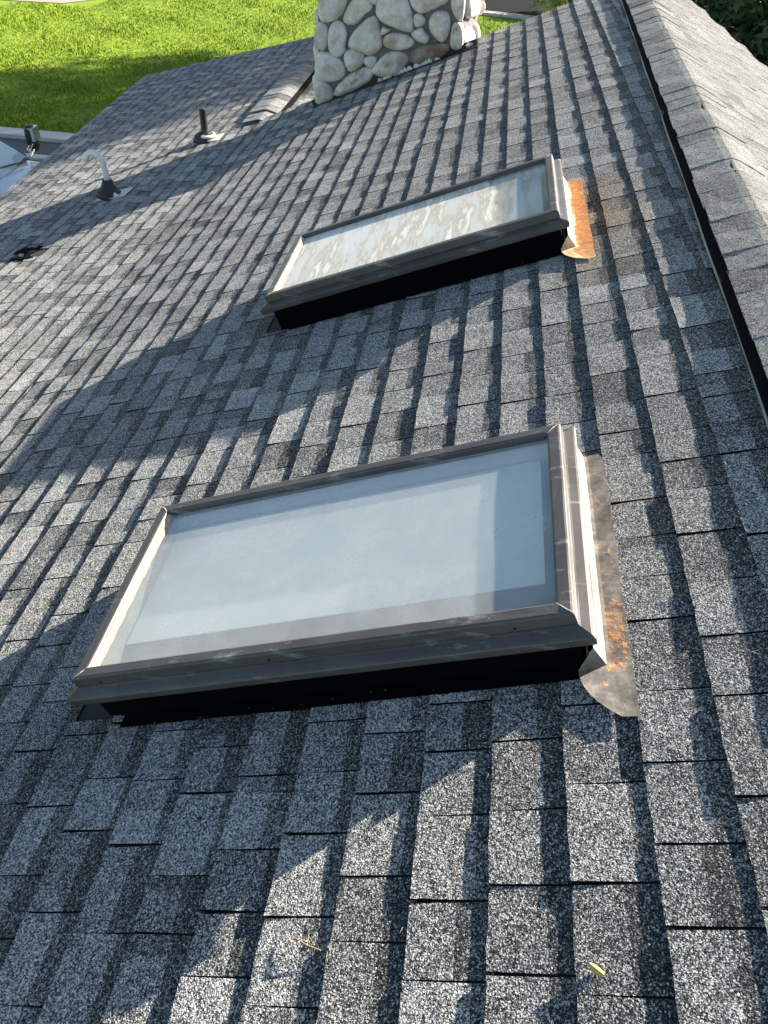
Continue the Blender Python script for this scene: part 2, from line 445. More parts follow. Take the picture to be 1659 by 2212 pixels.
def cap_piece(fa, fb, u0, u1, half, lift, th, name, halfb=None):
    """bent cap shingle over a crest: fa = left slope function (v measured from crest), fb = right slope"""
    vs = []; prof = [(-1, 1.0), (-1, .55), (-1, .12), (0, 0), (1, .12), (1, .55), (1, 1.0)]
    for (u, n_) in ((u0 - .03, lift + .001), ((u0 + u1) / 2, lift + th * .55), (u1, lift + th)):
        pass
    rr = [(u1 + .03, .002), (u0 + .05, th * .8), (u0, th)]
    sag = rnd.uniform(-.002, .002)
    for (u, dn) in rr:
        for (sd_, f) in prof:
            wob = .002 * math.sin(u * 23 + f * 3) + sag
            d = half * f
            if sd_ <= 0: p = fa(u, d, lift + dn + wob - .0 * f)
            else: p = fb(u, (halfb or half) * f, lift + dn + wob)
            if f == 0: p = (fa(u, 0, lift + dn + wob) + fb(u, 0, lift + dn + wob)) / 2
            vs.append(p)
    m_ = len(prof)
    for (sd_, f) in prof:
        d = half * f
        p = fa(u0, d, lift - .004) if sd_ <= 0 else fb(u0, (halfb or half) * f, lift - .004)
        vs.append(p)
    fs = []
    for r in range(3):
        for i in range(m_ - 1): fs.append((r * m_ + i, r * m_ + i + 1, (r + 1) * m_ + i + 1, (r + 1) * m_ + i))
    # thickness along the two long edges
    b0 = len(vs)
    for (u, dn) in rr[:1] + rr[2:]:
        vs.append(fa(u, half, lift - .006)); vs.append(fb(u, halfb or half, lift - .006))
    fs.append((0, m_, 2 * m_, b0 + 2, b0)); fs.append((m_ - 1, b0 + 1, b0 + 3, 3 * m_ - 1, 2 * m_ - 1))
    t = min(1, max(0, rnd.gauss(.62, .1)))
    return mk(name, vs, fs, M_CAP, house, smooth=False, tones=[t] * len(fs))
fa = lambda u, d, n_: R(u, crest(u) + d, n_)
fb = lambda u, d, n_: RR(u, d, n_)
u = -.6
while u < 11.5:
    hw = .156 + rnd.uniform(-.004, .004)
    cap_piece(fa, fb, u, u + .143, hw, .030, .0032, 'ridge_cap'); u += .143
# ridge of the wing
def wa(u, d, n_): return RW(u, d, n_)
def wb(u, d, n_): return RX(u, d, n_)
g = G(); g.rbox(RX, RAKE - .15, 12.9, .10, .165, .0, .028); g.build('ridge_vent', M_BLACK, house)
u = 8.30
while u < 12.9:
    cap_piece(wa, wb, u, u + .16, .19, .045 if u > 8.5 else .03, .006, 'ridge_cap', .12); u += .16

# ------------------------------------------------------------------ skylights
def skylight(s, label, glassmat, rustmat, name='skylight'):
    u0, u1, v0, v1 = s['u0'], s['u1'], s['v0'], s['v1']
    t = thing(name, R((u0 + u1) / 2, (v0 + v1) / 2, 0), label, 'skylight', 'skylights set in the roof')
    cs = [(u0, v0, -1, -1), (u1, v0, 1, -1), (u1, v1, 1, 1), (u0, v1, -1, 1)]
    def ring(prof, nm, mat, jit=0.0):
        for j in range(4):
            a, b_ = cs[j], cs[(j + 1) % 4]
            m_ = 6 if jit else 1
            vs = []
            for k in range(m_ + 1):
                f = k / m_
                for (o, n_) in prof:
                    pa = (a[0] + a[2] * o, a[1] + a[3] * o); pb = (b_[0] + b_[2] * o, b_[1] + b_[3] * o)
                    f2 = .0008 + f * .9984
                    jj = rnd.uniform(-jit, jit)
                    vs.append(R(pa[0] * (1 - f2) + pb[0] * f2, pa[1] * (1 - f2) + pb[1] * f2, n_ + jj))
            q = len(prof); fs = []
            for k in range(m_):
                for i in range(q - 1): fs.append((k * q + i, (k + 1) * q + i, (k + 1) * q + i + 1, k * q + i + 1))
            fs.append(tuple(range(q))); fs.append(tuple(reversed([m_ * q + i for i in range(q)])))
            mk(nm, vs, fs, mat, t)
    # upper frame: lip, flat top, outer face
    ring([(-.034, .158), (-.034, .172), (-.032, .176), (-.028, .178), (-.005, .178), (-.001, .176), (.001, .172), (.004, .149), (-.008, .147)], 'frame_rail', M_CLAD, .0005)
    # lower skirt: sloped top, outer face with rounded corner
    ring([(-.006, .148), (.002, .146), (.008, .143), (.026, .137), (.031, .134), (.033, .131), (.033, .114), (.030, .110), (-.008, .109)], 'skirt', M_CLAD, .0005)
    ring([(-.006, .139), (-.004, -.004), (-.030, -.004), (-.030, .139)], 'curb', M_CURB)
    g = G(); g.rbox(R, u0 - .034, u0 + .01, v0 - .01, v1 - .05, .0095, .0125); g.build('flashing_and_shade', M_CURB, t)  # flat black strip: flashing together with the painted shadow at the curb foot
    g = G(); m_ = 40
    for k in range(m_ + 1):
        uu = (u0 + .036) + (u1 - u0 - .072) * k / m_; jv = rnd.uniform(-.002, .002)
        g.v += [tuple(R(uu, v1 - .0345, .160)), tuple(R(uu, v1 - .035, .170)), tuple(R(uu, v1 - .042 + jv, .163)), tuple(R(uu, v1 - .049 + jv, .1585))]
    for k in range(m_):
        for i in range(3): g.f.append((k * 4 + i, k * 4 + i + 1, k * 4 + 5 + i, k * 4 + 4 + i)); g.t.append(.5)
    g.build('gasket', M_GASKET, t)
    g = G(); g.rbox(R, u0 + .032, u1 - .032, v0 + .032, v1 - .032, .152, .158); g.build('pane', glassmat, t)
    for (a_, b_, c_, d_) in cs:
        g = G(); g.tube([R(a_ - c_ * .033, b_ - d_ * .033, .1765), R(a_ - c_ * .016, b_ - d_ * .018, .1782), R(a_ - c_ * .002, b_ - d_ * .002, .1770)], [.0008, .0014, .0008], 6); g.build('corner_sealant', M_CAULKS, t)
    # interior: liner, blind, floor of the shaft
    g = G()
    i_ = .037
    a0, a1, b0, b1 = u0 + i_, u1 - i_, v0 + i_, v1 - i_
    lo = -.22
    def wallq(p): g.add(p, [(0, 1, 2, 3)])
    wallq([R(a0, b0, .150), R(a1, b0, .150), R(a1, b0, lo), R(a0, b0, lo)])
    wallq([R(a1, b0, .150), R(a1, b1, .150), R(a1, b1, lo), R(a1, b0, lo)])
    wallq([R(a0, b0, lo), R(a0, b1, lo), R(a0, b1, .150), R(a0, b0, .150)])
    g.build('light_shaft', M_SHAFT, t)
    g = G(); wallq([R(a0, b1, lo), R(a1, b1, lo), R(a1, b1, .150), R(a0, b1, .150)]); g.build('shaft_end', M_SHAFTE, t)
    g = G(); g.rbox(R, a0, a1, b0, b1, lo - .02, lo); g.build('shaft_panel', M_SHAFTDK, t)
    g = G(); g.rbox(R, a0 + s['gap'], a1 - .004, b0 + .030, b1 - .004, .100, .103); g.build('blind', M_BLIND, t)
    # screws on the sight face
    for f in (.06, .44, .9):
        g = G(); c = R(u0 - .0030, v1 * (1 - f) + v0 * f, .157)
        g.tube([c, c - Vector((0, .003, 0))], .0028, 8); g.build('screw', M_SCREW, t)
    # base step flashing at the lower end and side
    # head pan: curved tray uphill of the frame, tail lapping over the near shingles
    g = G(); nu, nv = 46, 8
    for i in range(nu + 1):
        f = i / nu; u = (u0 - s['tail']) + f * (u1 + .055 - u0 + s['tail'])
        tail = max(0, (u0 - .02 - u) / s['tail'])
        for j in range(nv + 1):
            e = j / nv
            # across: from the frame (e=0) with an upstand, through a trough, to the shingle edge (e=1)
            vin = v0 - .020; vout = v0 - s['pan'] + .0006 * math.sin(u * 31)
            if tail > 0: vin = (v0 + .02) * (1 - tail ** 2.2) + vout * (tail ** 2.2)
            far = max(0, f - .9) / .1
            vo_ = vout + .012 * far ** 3
            v = vin * (1 - e) + vo_ * e
            h = .012 + (.060 * max(0, 1 - e * 3.9) if tail <= 0 else .016 * (1 - e) ** 2 * (1 - tail))
            g.v.append(tuple(R(u, v, h)))
    for i in range(nu):
        for j in range(nv):
            a = i * (nv + 1) + j; g.f.append((a, a + 1, a + nv + 2, a + nv + 1)); e = j / nv
            c = rnd.uniform(-.06, .06)
            g.t.append(min(1, max(0, s['rust'](i / nu, e) + c)))
    o = g.build('head_flashing', rustmat, t, tone=True)
    md = o.modifiers.new('thickness', 'SOLIDIFY'); md.thickness = .0015; md.offset = -1
    return t
SKY[0].update(gap=.125, tail=.135, pan=.088, rust=lambda f, e: .42 + .34 * math.exp(-((f - .22) / .13) ** 2) * (1 if .3 < e < .9 else .2) + .10 * (1 if .2 < e < .8 else 0) + .12 * math.exp(-((f - .55) / .1) ** 2))
SKY[1].update(gap=.01, tail=.145, pan=.108, rust=lambda f, e: .30 + 1.0 * (1 if e > .22 + .1 * math.sin(f * 17) else 0) * min(1, 6 * f) )
skylight(SKY[0], 'near skylight with clear dusty glass over a pale blind and speckled grey-brown flashing beside it', M_GLASS, M_RUST1)
skylight(SKY[1], 'farther skylight with lime-streaked cloudy glass and bright orange rusted flashing along its uphill side', M_GLASS2, M_RUST)

# ------------------------------------------------------------------ stone chimney
M_MORTAR = plain('mortar', (.15, .145, .15), .95, var=.3, scale=18, bmp=.006)
def stone_mat():
    m, nt, b = newmat('river_stone')
    P = pos(nt)
    at = nd(nt, 'ShaderNodeAttribute', attribute_name='tone')
    oi = nd(nt, 'ShaderNodeObjectInfo')
    n1 = noise_(nt, 13, 8, .72, P)
    c = ramp(nt, n1, [(.30, (.45, .45, .44)), (.42, (.74, .74, .73)), (.56, (.90, .89, .87)), (.72, (.80, .77, .70))])
    br = ramp(nt, noise_(nt, 4, 4, .6, P), [(.46, 0.), (.62, 1.)])
    tf = math_(nt, 'MULTIPLY', br, math_(nt, 'ADD', at.outputs['Fac'], .22), True)
    c = mixc(nt, tf, c, (.36, .27, .16))
    dk = ramp(nt, at.outputs['Fac'], [(.7, 0.), (1., .85)])
    c = mixc(nt, dk, c, (.15, .105, .065))
    c = mixc(nt, 1.0, c, (1.0, .965, .90), 'MULTIPLY')
    nt.links.new(c, b.inputs['Base Color']); b.inputs['Roughness'].default_value = .9
    bump(nt, b, noise_(nt, 16, 8, .75, P), .9, .03)
    return m
M_STONE = stone_mat()
CY = 8.06
chim = thing('chimney', (-.9, 8.5, 3.6), 'broad chimney faced with pale rounded river stones in grey mortar', 'chimney')
ZT = GZ + 1.25
# core: rotated a little so that its right flank shows
cl, cr = -1.555, -.26
g = G()
cor = [(cl, CY), (cr, CY), (cr + .13, CY + .48), (cl + .02, CY + .48)]
vs = [(x, y, 2.6) for x, y in cor] + [(x, y, ZT) for x, y in cor]
g.add(vs, [(0, 1, 5, 4), (1, 2, 6, 5), (2, 3, 7, 6), (3, 0, 4, 7), (4, 5, 6, 7)])
g.build('mortar_core', M_MORTAR, chim)
g = G(); g.box(((cl + cr) / 2 + .04, CY + .24, ZT + .05), (.80, 0, 0), (0, .30, 0), (0, 0, .05)); g.build('cap_slab', M_MORTAR, chim)
def px_to_wall(x, y, yy=CY):
    d = right * (x - 829.5) / 1670 - up * (y - 1106) / 1670 - back
    return camv + d * (yy / d.y)
def stone(pts, tone, nrm=Vector((0, -1, 0)), depth=.055, rounds=1.0):
    """pts: outline on the wall; builds a domed, lumpy stone"""
    pts = [Vector(p) for p in pts]
    # rounded outline by Chaikin
    for _ in range(1 if len(pts) > 5 else 2):
        q = []
        for i in range(len(pts)):
            a, b_ = pts[i], pts[(i + 1) % len(pts)]
            q += [a * .75 + b_ * .25, a * .25 + b_ * .75]
        pts = q
    c = sum(pts, Vector()) / len(pts); m_ = len(pts); vs = []; sd_ = rnd.random() * 100
    for (sc_, h) in ((1.0, -.01), (1.0, .010), (.95, .032), (.80, .048), (.5, .058), (.22, .060)):
        for p in pts:
            q = c + (p - c) * sc_
            nz = noise.noise(q * 8 + Vector((sd_, 0, 0))) * .030 + noise.noise(q * 24) * .012
            vs.append(q + nrm * (h * depth / .06 + (nz if sc_ < 1 else nz * .3)))
    vs.append(c + nrm * (depth + noise.noise(c * 9 + Vector((sd_, 0, 0))) * .014))
    fs = []
    for r in range(5):
        for i in range(m_):
            j = (i + 1) % m_; fs.append((r * m_ + i, r * m_ + j, (r + 1) * m_ + j, (r + 1) * m_ + i))
    for i in range(m_): fs.append((5 * m_ + i, 5 * m_ + (i + 1) % m_, 6 * m_))
    o = mk('stone', vs, fs, M_STONE, chim, smooth=True, tones=[tone] * len(fs))
    return o
ST_ = [([(55,-80),(330,-80),(300,60),(250,160),(150,198),(90,190),(60,120)], .2),
 ([(350,20),(400,-20),(520,-10),(550,75),(470,130),(400,220),(300,210),(285,150)], .25),
 ([(500,-60),(600,-60),(595,30),(570,42),(520,15)], .2),
 ([(620,-70),(820,-70),(870,30),(900,150),(905,260),(880,282),(800,265),(680,215),(600,160),(582,90)], .3),
 ([(880,-50),(1240,-70),(1225,20),(1120,70),(1000,120),(950,105),(895,40)], .2),
 ([(1260,-60),(1385,-60),(1370,150),(1330,190),(1290,150),(1255,60)], .45),
 ([(60,200),(110,210),(145,270),(140,400),(100,455),(60,430),(20,350),(35,240)], .15),
 ([(190,200),(250,190),(300,240),(315,310),(295,400),(300,460),(240,510),(180,495),(148,420),(150,290)], .1),
 ([(540,145),(590,170),(605,260),(635,390),(600,450),(530,495),(480,480),(440,445),(340,430),(335,370),(400,260)], .2),
 ([(920,130),(975,122),(1020,160),(1025,200),(990,235),(935,245),(918,200)], .1),
 ([(1110,110),(1190,95),(1235,130),(1248,230),(1220,330),(1180,380),(1130,355),(1060,270),(1060,170)], .45),
 ([(1280,205),(1350,200),(1370,300),(1360,420),(1300,450),(1245,420),(1255,280)], .7),
 ([(640,228),(672,256),(718,262),(640,314),(618,302)], .05),
 ([(650,340),(700,300),(790,300),(880,325),(930,380),(880,430),(780,448),(680,430),(645,390)], .5),
 ([(900,290),(1000,240),(1015,290),(1060,330),(1035,390),(960,370),(905,320)], .1),
 ([(320,450),(400,445),(465,480),(465,560),(420,620),(340,640),(300,570),(290,500)], .4),
 ([(65,465),(140,475),(180,500),(240,525),(285,580),(300,650),(270,700),(200,730),(80,725),(35,680),(35,560)], .15),
 ([(478,512),(580,508),(577,572),(540,614),(498,592),(460,552)], .05),
 ([(545,620),(640,510),(700,470),(780,460),(850,490),(870,540),(830,610),(760,670),(680,685),(600,680),(550,650)], .4),
 ([(885,500),(950,430),(1050,395),(1180,388),(1240,400),(1235,450),(1190,500),(1080,550),(950,572),(890,550)], .95),
 ([(200,830),(260,740),(380,640),(470,605),(540,620),(545,680),(510,740),(400,800),(300,850),(220,860)], .6),
 ([(40,730),(130,745),(180,800),(200,870),(170,900),(100,938),(40,930),(28,850)], .3)]
for pl, tn in ST_:
    w_ = []
    cx = sum(a for a, b_ in pl) / len(pl); cy = sum(b_ for a, b_ in pl) / len(pl)
    for (a, b_) in pl:
        a = cx + (a - cx) * 1.07; b_ = cy + (b_ - cy) * 1.07
        w_.append(px_to_wall((780 + a / 3.6065) * .86406, (b_ / 3.6065) * .86406))
    o = stone(w_, tn, depth=rnd.uniform(.045, .065))
# courses above the picture and on the flanks
def field(x0, x1, z0, z1, P_, nrm, sz):
    z = z0
    while z < z1 - .1:
        x = x0; hh = rnd.uniform(.8, 1.2) * sz
        while x < x1 - .05:
            ww = min(rnd.uniform(.8, 1.5) * sz, x1 - x)
            n_ = 8; c = (x + ww / 2, z + hh / 2)
            pts = [P_(c[0] + ww * .49 * math.cos(t) * rnd.uniform(.85, 1.08), c[1] + hh * .49 * math.sin(t) * rnd.uniform(.85, 1.08)) for t in [2 * math.pi * i / n_ for i in range(n_)]]
            stone(pts, rnd.uniform(0, .5), nrm, rnd.uniform(.05, .08)); x += ww + .02
        z += hh + .02
field(cl, cr, GZ - .98, ZT - .05, lambda a, b_: (a, CY, b_), Vector((0, -1, 0)), .26)
fl = Vector((.48, -.13, 0)).normalized()
field(.02, .46, 3.95, GZ + .2, lambda a, b_: (cr + .13 * a / .48, CY + a, b_), fl, .24)
field(.02, .46, 3.3, 4.6, lambda a, b_: (cl, CY + .48 - a, b_), Vector((-1, 0, 0)), .26)
# flashing strip, caulk blobs at the foot of the chimney
g = G(); g.rbox(R, CY - .075, CY - .005, .66, 2.30, .006, .014); g.rbox(R, CY - .012, CY - .004, .66, 2.30, .014, .06)
g.build('base_flashing', plain('dark_flashing', (.035, .03, .028), .6, var=.4, scale=20), chim)
M_CAULK = plain('white_caulk', (.75, .74, .70), .6, var=.1)
g = G()
for i in range(26):
    v = 1.02 + .62 * i / 26 + rnd.uniform(-.02, .02); r = rnd.uniform(.010, .022)
    g.tube([R(CY - .035 - r * .5, v - r, .012), R(CY - .03, v, .02 + r * .5), R(CY - .03 + r * .3, v + r, .012)], [r * .5, r, r * .4], 7)
g.build('caulk', M_CAULK, chim, smooth=True)['kind'] = 'stuff'; g = G()
g.tube([R(CY - .02, .70, .03), R(CY - .03, .74, .035), R(CY - .02, .76, .03)], [.01, .022, .01], 7)
g.build('caulk', M_CAULK, chim, smooth=True)

# ------------------------------------------------------------------ vent pipes
M_PIPEB = plain('black_pipe', (.018, .018, .022), .35); M_PIPEW = plain('white_pipe', (.78, .78, .74), .35, var=.05)
M_BOOT = plain('rubber_boot', (.03, .03, .032), .6); M_PAN = plain('boot_pan', (.55, .50, .42), .45, var=.25, scale=25)
def RWp(u, w_, n=0): return RW(u, w_ / stretch(u), n)
p0 = RWp(7.98, .49)
t = thing('vent_pipe', p0, 'short straight black vent pipe in a square flashing, nearer the chimney', 'vent pipe', 'plumbing vents on the wing roof')
g = G(); g.rbox(RWp, 7.88, 8.10, .32, .60, .010, .014); g.build('flashing_plate', M_PAN, t)
g = G(); g.tube([p0 + N2 * .012, p0 + N2 * .03 + Vector((0, 0, .02)), p0 + Vector((0, 0, .075))], [.125, .10, .052], 18); g.build('boot', M_BOOT, t, smooth=True)
g = G(); g.tube([p0 + Vector((0, 0, .03)), p0 + Vector((0, 0, .30))], .034, 16, cap=False); g.tube([p0 + Vector((0, 0, .30)), p0 + Vector((0, 0, .25))], .028, 16); g.build('pipe', M_PIPEB, t, smooth=True)
g = G()
a = []
for i in range(17):
    tt = math.pi * (i / 16) * .9 - .3
    a.append(p0 + N2 * .03 + Vector((math.sin(tt) * .075 + .02, -math.cos(tt) * .085, .035)))
g.tube(a, .014, 6); g.build('sealant_bead', M_CAULK, t, smooth=True)
p0 = RWp(6.66, .99)
t = thing('vent_pipe', p0, 'white vent pipe with a hooked top like a cane, farther from the chimney', 'vent pipe', 'plumbing vents on the wing roof')
g = G(); g.rbox(RWp, 6.55, 6.78, .80, 1.10, .010, .014); g.build('flashing_plate', M_PAN, t)
g = G(); g.tube([p0 + N2 * .012, p0 + Vector((0, 0, .05)), p0 + Vector((0, 0, .055)), p0 + Vector((0, 0, .10)), p0 + Vector((0, 0, .105)), p0 + Vector((0, 0, .15))], [.125, .10, .085, .062, .055, .042], 18); g.build('boot', M_BOOT, t, smooth=True)
path = [p0 + Vector((0, 0, .08)), p0 + Vector((-.005, 0, .2)), p0 + Vector((-.012, 0, .28))]
for i in range(1, 11):
    th_ = math.pi * .93 * i / 10; path.append(p0 + Vector((-.012 - .075 * (1 - math.cos(th_)), -.01 * i / 10, .28 + .085 * math.sin(th_))))
g = G(); g.tube(path, [.026] * 3 + [.028] * 8 + [.033, .034], 16); g.build('pipe', M_PIPEW, t, smooth=True)
g = G(); g.tube([p0 + Vector((.05, -.03, .05)), p0 + Vector((.075, -.06, .035)), p0 + Vector((.12, -.05, .02)), p0 + Vector((.16, .0, .03))], [.016, .022, .018, .010], 8); g.build('sealant_bead', M_CAULK, t, smooth=True)

# ------------------------------------------------------------------ litter on the roof
M_TWIG = plain('dry_twig', (.30, .20, .11), .9); M_LEAF = plain('dry_leaf', (.45, .30, .10), .8); M_HOLE = plain('hole_black', (.003, .003, .004), .95, spec=.1)
g = G()
for k in range(16):
    c = Vector((rnd.gauss(0, .10), rnd.gauss(0, .05), 0))
    r = rnd.uniform(.03, .07); vs = []
    for j in range(2):
        for i in range(7):
            t_ = 2 * math.pi * i / 7; rr_ = r * rnd.uniform(.6, 1.1) * (1 - .45 * j)
            vs.append(RWp(5.49 + c.x * .9 + rr_ * math.cos(t_), 1.25 + c.y + rr_ * math.sin(t_), .004 + j * .014))
    fs = [(i, (i + 1) % 7, 7 + (i + 1) % 7, 7 + i) for i in range(7)] + [tuple(range(7, 14))]
    g.add(vs, fs)
o = g.build('hole_clump', M_HOLE); tag(o, 'ragged black clump standing in for a dark torn hole in the shaded roof near the left edge', 'debris')  # black lump added in place of a dark hole with debris
def twig(u, v, L, ang, mat, fn=R, label='', thick=.0014, name='twig', n0=.010):
    g = G(); du, dv = math.cos(ang) * L / 2, math.sin(ang) * L / 2
    m_ = Vector((rnd.uniform(-.1, .1) * L, rnd.uniform(-.1, .1) * L))
    g.tube([fn(u - du, v - dv, n0), fn(u + m_.x, v + m_.y, n0 + .006), fn(u + du, v + dv, n0)], [thick, thick, thick * .5], 5)
    if name == 'twig':
        g.tube([fn(u + m_.x, v + m_.y, n0 + .005), fn(u + dv * .5, v - du * .4, n0 + .004)], [thick * .8, thick * .3], 5)
    o = g.build(name, mat); return tag(o, label, 'twig' if name == 'twig' else 'debris')
def leaf(u, v, r, ang, label, fn=R):
    g = G(); vs = []
    for i in range(8):
        t_ = 2 * math.pi * i / 8; a = r * math.cos(t_); b_ = r * .45 * math.sin(t_)
        vs.append(fn(u + a * math.cos(ang) - b_ * math.sin(ang), v + a * math.sin(ang) + b_ * math.cos(ang), .012 + .006 * math.cos(2 * t_)))
    vs.append(fn(u, v, .018)); g.add(vs, [(i, (i + 1) % 8, 8) for i in range(8)])
    o = g.build('fallen_leaf', M_LEAF); tag(o, label, 'leaf')
TW = [(2.97, 1.95, .12, .5, 'thin forked dry twig on the sunlit shingles left of the far skylight', R),
      (.50, .70, .07, 1.2, 'small dry twig on the shaded shingles below the near skylight', R),
      (6.1, .95, .09, .9, 'thin pale twig on sunlit shingles between far skylight and chimney', R),
      (6.6, 2.15, .10, .7, 'dry twig on the sunlit shingles just below the chimney shadow', R),
      (.95, 1.32, .05, .3, 'tiny dry stem at the foot of the near skylight curb, left end', R),
      (.95, .75, .06, 1.4, 'tiny dry stem at the foot of the near skylight curb, middle', R),
      (5.9, 1.55, .12, .4, 'pale dry twig in the lit strip to the left of the white vent pipe', RWp)]
for (u, v, L, a, lb, fn) in TW: twig(u, v, L, a, M_TWIG, fn, lb)
leaf(.46, .19, .014, .9, 'small yellow dry leaf on sunlit shingles near the bottom right')
leaf(5.35, 1.62, .03, .4, 'orange-brown dry leaf in the lit strip near the left edge', RWp)
leaf(5.95, 1.95, .03, 1.0, 'pale brown dry leaf on the shaded roof left of the white vent pipe', RWp)

# fine litter: needles, grit and leaf crumbs caught in the joints and along the curbs
g = G()
def bit(u, v, fn=R):
    L = rnd.uniform(.004, .016); a = rnd.uniform(0, math.pi); th = rnd.uniform(.0006, .0012)
    c = fn(u, v, .012); p = fn(u + math.cos(a) * L, v + math.sin(a) * L, .0125); q = fn(u + math.cos(a) * L - math.sin(a) * th * 2, v + math.sin(a) * L + math.cos(a) * th * 2, .0135)
    r_ = fn(u - math.sin(a) * th * 2, v + math.cos(a) * th * 2, .0115); g.add([c, p, q, r_], [(0, 1, 2, 3)])
for k in range(420):
    u, v = rnd.uniform(.2, 4.5), rnd.uniform(-.3, 2.6)
    if any(s_['u0'] - .05 < u < s_['u1'] + .05 and s_['v0'] - .1 < v < s_['v1'] + .05 for s_ in SKY): continue
    bit(u, v)
for s_ in SKY:
    for k in range(14): bit(s_['u0'] - abs(rnd.gauss(.0, .02)) - .015, rnd.uniform(s_['v0'], s_['v1']))
for k in range(160): bit(CY - .09 - abs(rnd.gauss(0, .04)), rnd.uniform(.7, 2.2))
o = g.build('litter_crumbs', M_TWIG); tag(o, 'fine dry needles and crumbs scattered over the shingles', 'litter', kind='stuff')

# ------------------------------------------------------------------ ground
def sheet(name, pts, z, mat, kind='structure', thick=0):
    g = G(); m_ = len(pts)
    if thick:
        vs = [(x, y, z) for x, y in pts] + [(x, y, z - thick) for x, y in pts]
        g.add(vs, [tuple(range(m_))] + [(i, m_ + i, m_ + (i + 1) % m_, (i + 1) % m_) for i in range(m_)])
    else: g.add([(x, y, z) for x, y in pts], [tuple(range(m_))])
    o = g.build(name, mat); o['kind'] = kind; return o
def grassmat():
    m, nt, b = newmat('lawn_green')
    P = pos(nt)
    n1 = noise_(nt, .55, 8, .7, P); n2 = noise_(nt, 25, 4, .7, P)
    f = math_(nt, 'ADD', math_(nt, 'MULTIPLY', n1, .55), math_(nt, 'MULTIPLY', n2, .45))
    c = ramp(nt, f, [(.3, (.09, .155, .008)), (.5, (.165, .25, .012)), (.68, (.24, .30, .03)), (.8, (.34, .34, .08))])
    nt.links.new(c, b.inputs['Base Color']); b.inputs['Roughness'].default_value = .8; b.inputs['Specular IOR Level'].default_value = .2
    bump(nt, b, noise_(nt, 30, 4, .7, P), .4, .03)
    return m
M_GRASS = grassmat()
M_CONC = plain('pale_concrete', (.55, .53, .49), .9, var=.12, scale=3, bmp=.003)
M_ASPH = plain('grey_asphalt', (.11, .108, .105), .95, var=.15, scale=12, bmp=.004)
M_DRIVE = plain('dark_shaded_asphalt', (.010, .011, .014), .98, var=.3, scale=8, bmp=.006, spec=.05)  # dark asphalt with the shade over it put into the colour
M_GRAVEL = plain('pink_gravel', (.30, .24, .20), .95, var=.35, scale=30, bmp=.01)
M_SOIL = plain('soil', (.10, .075, .05), .95, var=.4, scale=8)
sheet('ground', [(-150, -150), (150, -150), (150, 200), (-150, 200)], -.01, M_GRASS)
sheet('kerb', [(-30, 16.75), (-4.6, 16.75), (-4.6, 17.2), (-30, 17.2)], .09, M_CONC, thick=.09)
sheet('path', [(-30, 15.83), (-4.6, 15.83), (-4.6, 16.75), (-30, 16.75)], .012, M_ASPH)
sheet('kerb', [(-30, 15.62), (-4.6, 15.62), (-4.6, 15.83), (-30, 15.83)], .05, M_CONC, thick=.05)
sheet('driveway', [(-30, 8.5), (-4.6, 8.5), (-4.6, 15.0), (-30, 15.0)], .004, M_ASPH)
sheet('gravel_bed', [(-40, 28.5), (-15.4, 31.3), (-14.2, 33.2), (-14.2, 36), (-40, 36)], .01, M_GRAVEL)
sheet('driveway', [(-6, 37.3), (12, 34.9), (12, 60), (-6, 60)], .02, M_DRIVE)
sheet('path', [(-6, 36.75), (12, 34.0), (12, 34.9), (-6, 37.3)], .03, M_GRAVEL)
sheet('kerb', [(-6, 36.6), (12, 33.55), (12, 33.7), (-6, 36.75)], .10, M_CONC, thick=.1)
# real blades over the part of the lawn in view
rg = np.random.RandomState(5)
N_ = 110000
bx_ = rg.uniform(-17, 4, N_); by_ = 17.25 + 20 * rg.uniform(0, 1, N_) ** 1.25
keep = (by_ < 36 + (-bx_) * .02) & ~((bx_ < -14.2) & (by_ > 31.0)) & (by_ < 36.4 - (bx_ + 6) * .17)
bx_, by_ = bx_[keep], by_[keep]; m_ = len(bx_)
h_ = rg.uniform(.03, .07, m_) * (1 + .5 * np.sin(bx_ * 1.7 + by_ * .9) * np.sin(by_ * 1.3)); an = rg.uniform(0, 2 * np.pi, m_); wd_ = rg.uniform(.010, .022, m_)
lean = rg.uniform(-.04, .04, (m_, 2))
V = np.zeros((m_, 3, 3)); V[:, 0] = np.c_[bx_ - np.cos(an) * wd_, by_ - np.sin(an) * wd_, np.zeros(m_)]
V[:, 1] = np.c_[bx_ + np.cos(an) * wd_, by_ + np.sin(an) * wd_, np.zeros(m_)]
V[:, 2] = np.c_[bx_ + lean[:, 0], by_ + lean[:, 1], h_]
def npmesh(name, V, k, mats, idx=None, tone=None):
    me = bpy.data.meshes.new(name); nf = len(V) // k
    me.vertices.add(len(V)); me.vertices.foreach_set('co', V.astype(np.float32).ravel())
    me.loops.add(len(V)); me.loops.foreach_set('vertex_index', np.arange(len(V), dtype=np.int32))
    me.polygons.add(nf); me.polygons.foreach_set('loop_start', np.arange(0, len(V), k, dtype=np.int32))
    for m in mats: me.materials.append(m)
    if tone is not None:
        a = me.attributes.new('tone', 'FLOAT', 'FACE'); a.data.foreach_set('value', tone.astype(np.float32))
    me.update(calc_edges=True); me.validate()
    return me
me = npmesh('grass', V.reshape(-1, 3), 3, [M_GRASS]); o = bpy.data.objects.new('grass', me); sc.collection.objects.link(o)
tag(o, 'bright green lawn grass across the yard beyond the roof', 'grass', kind='stuff')

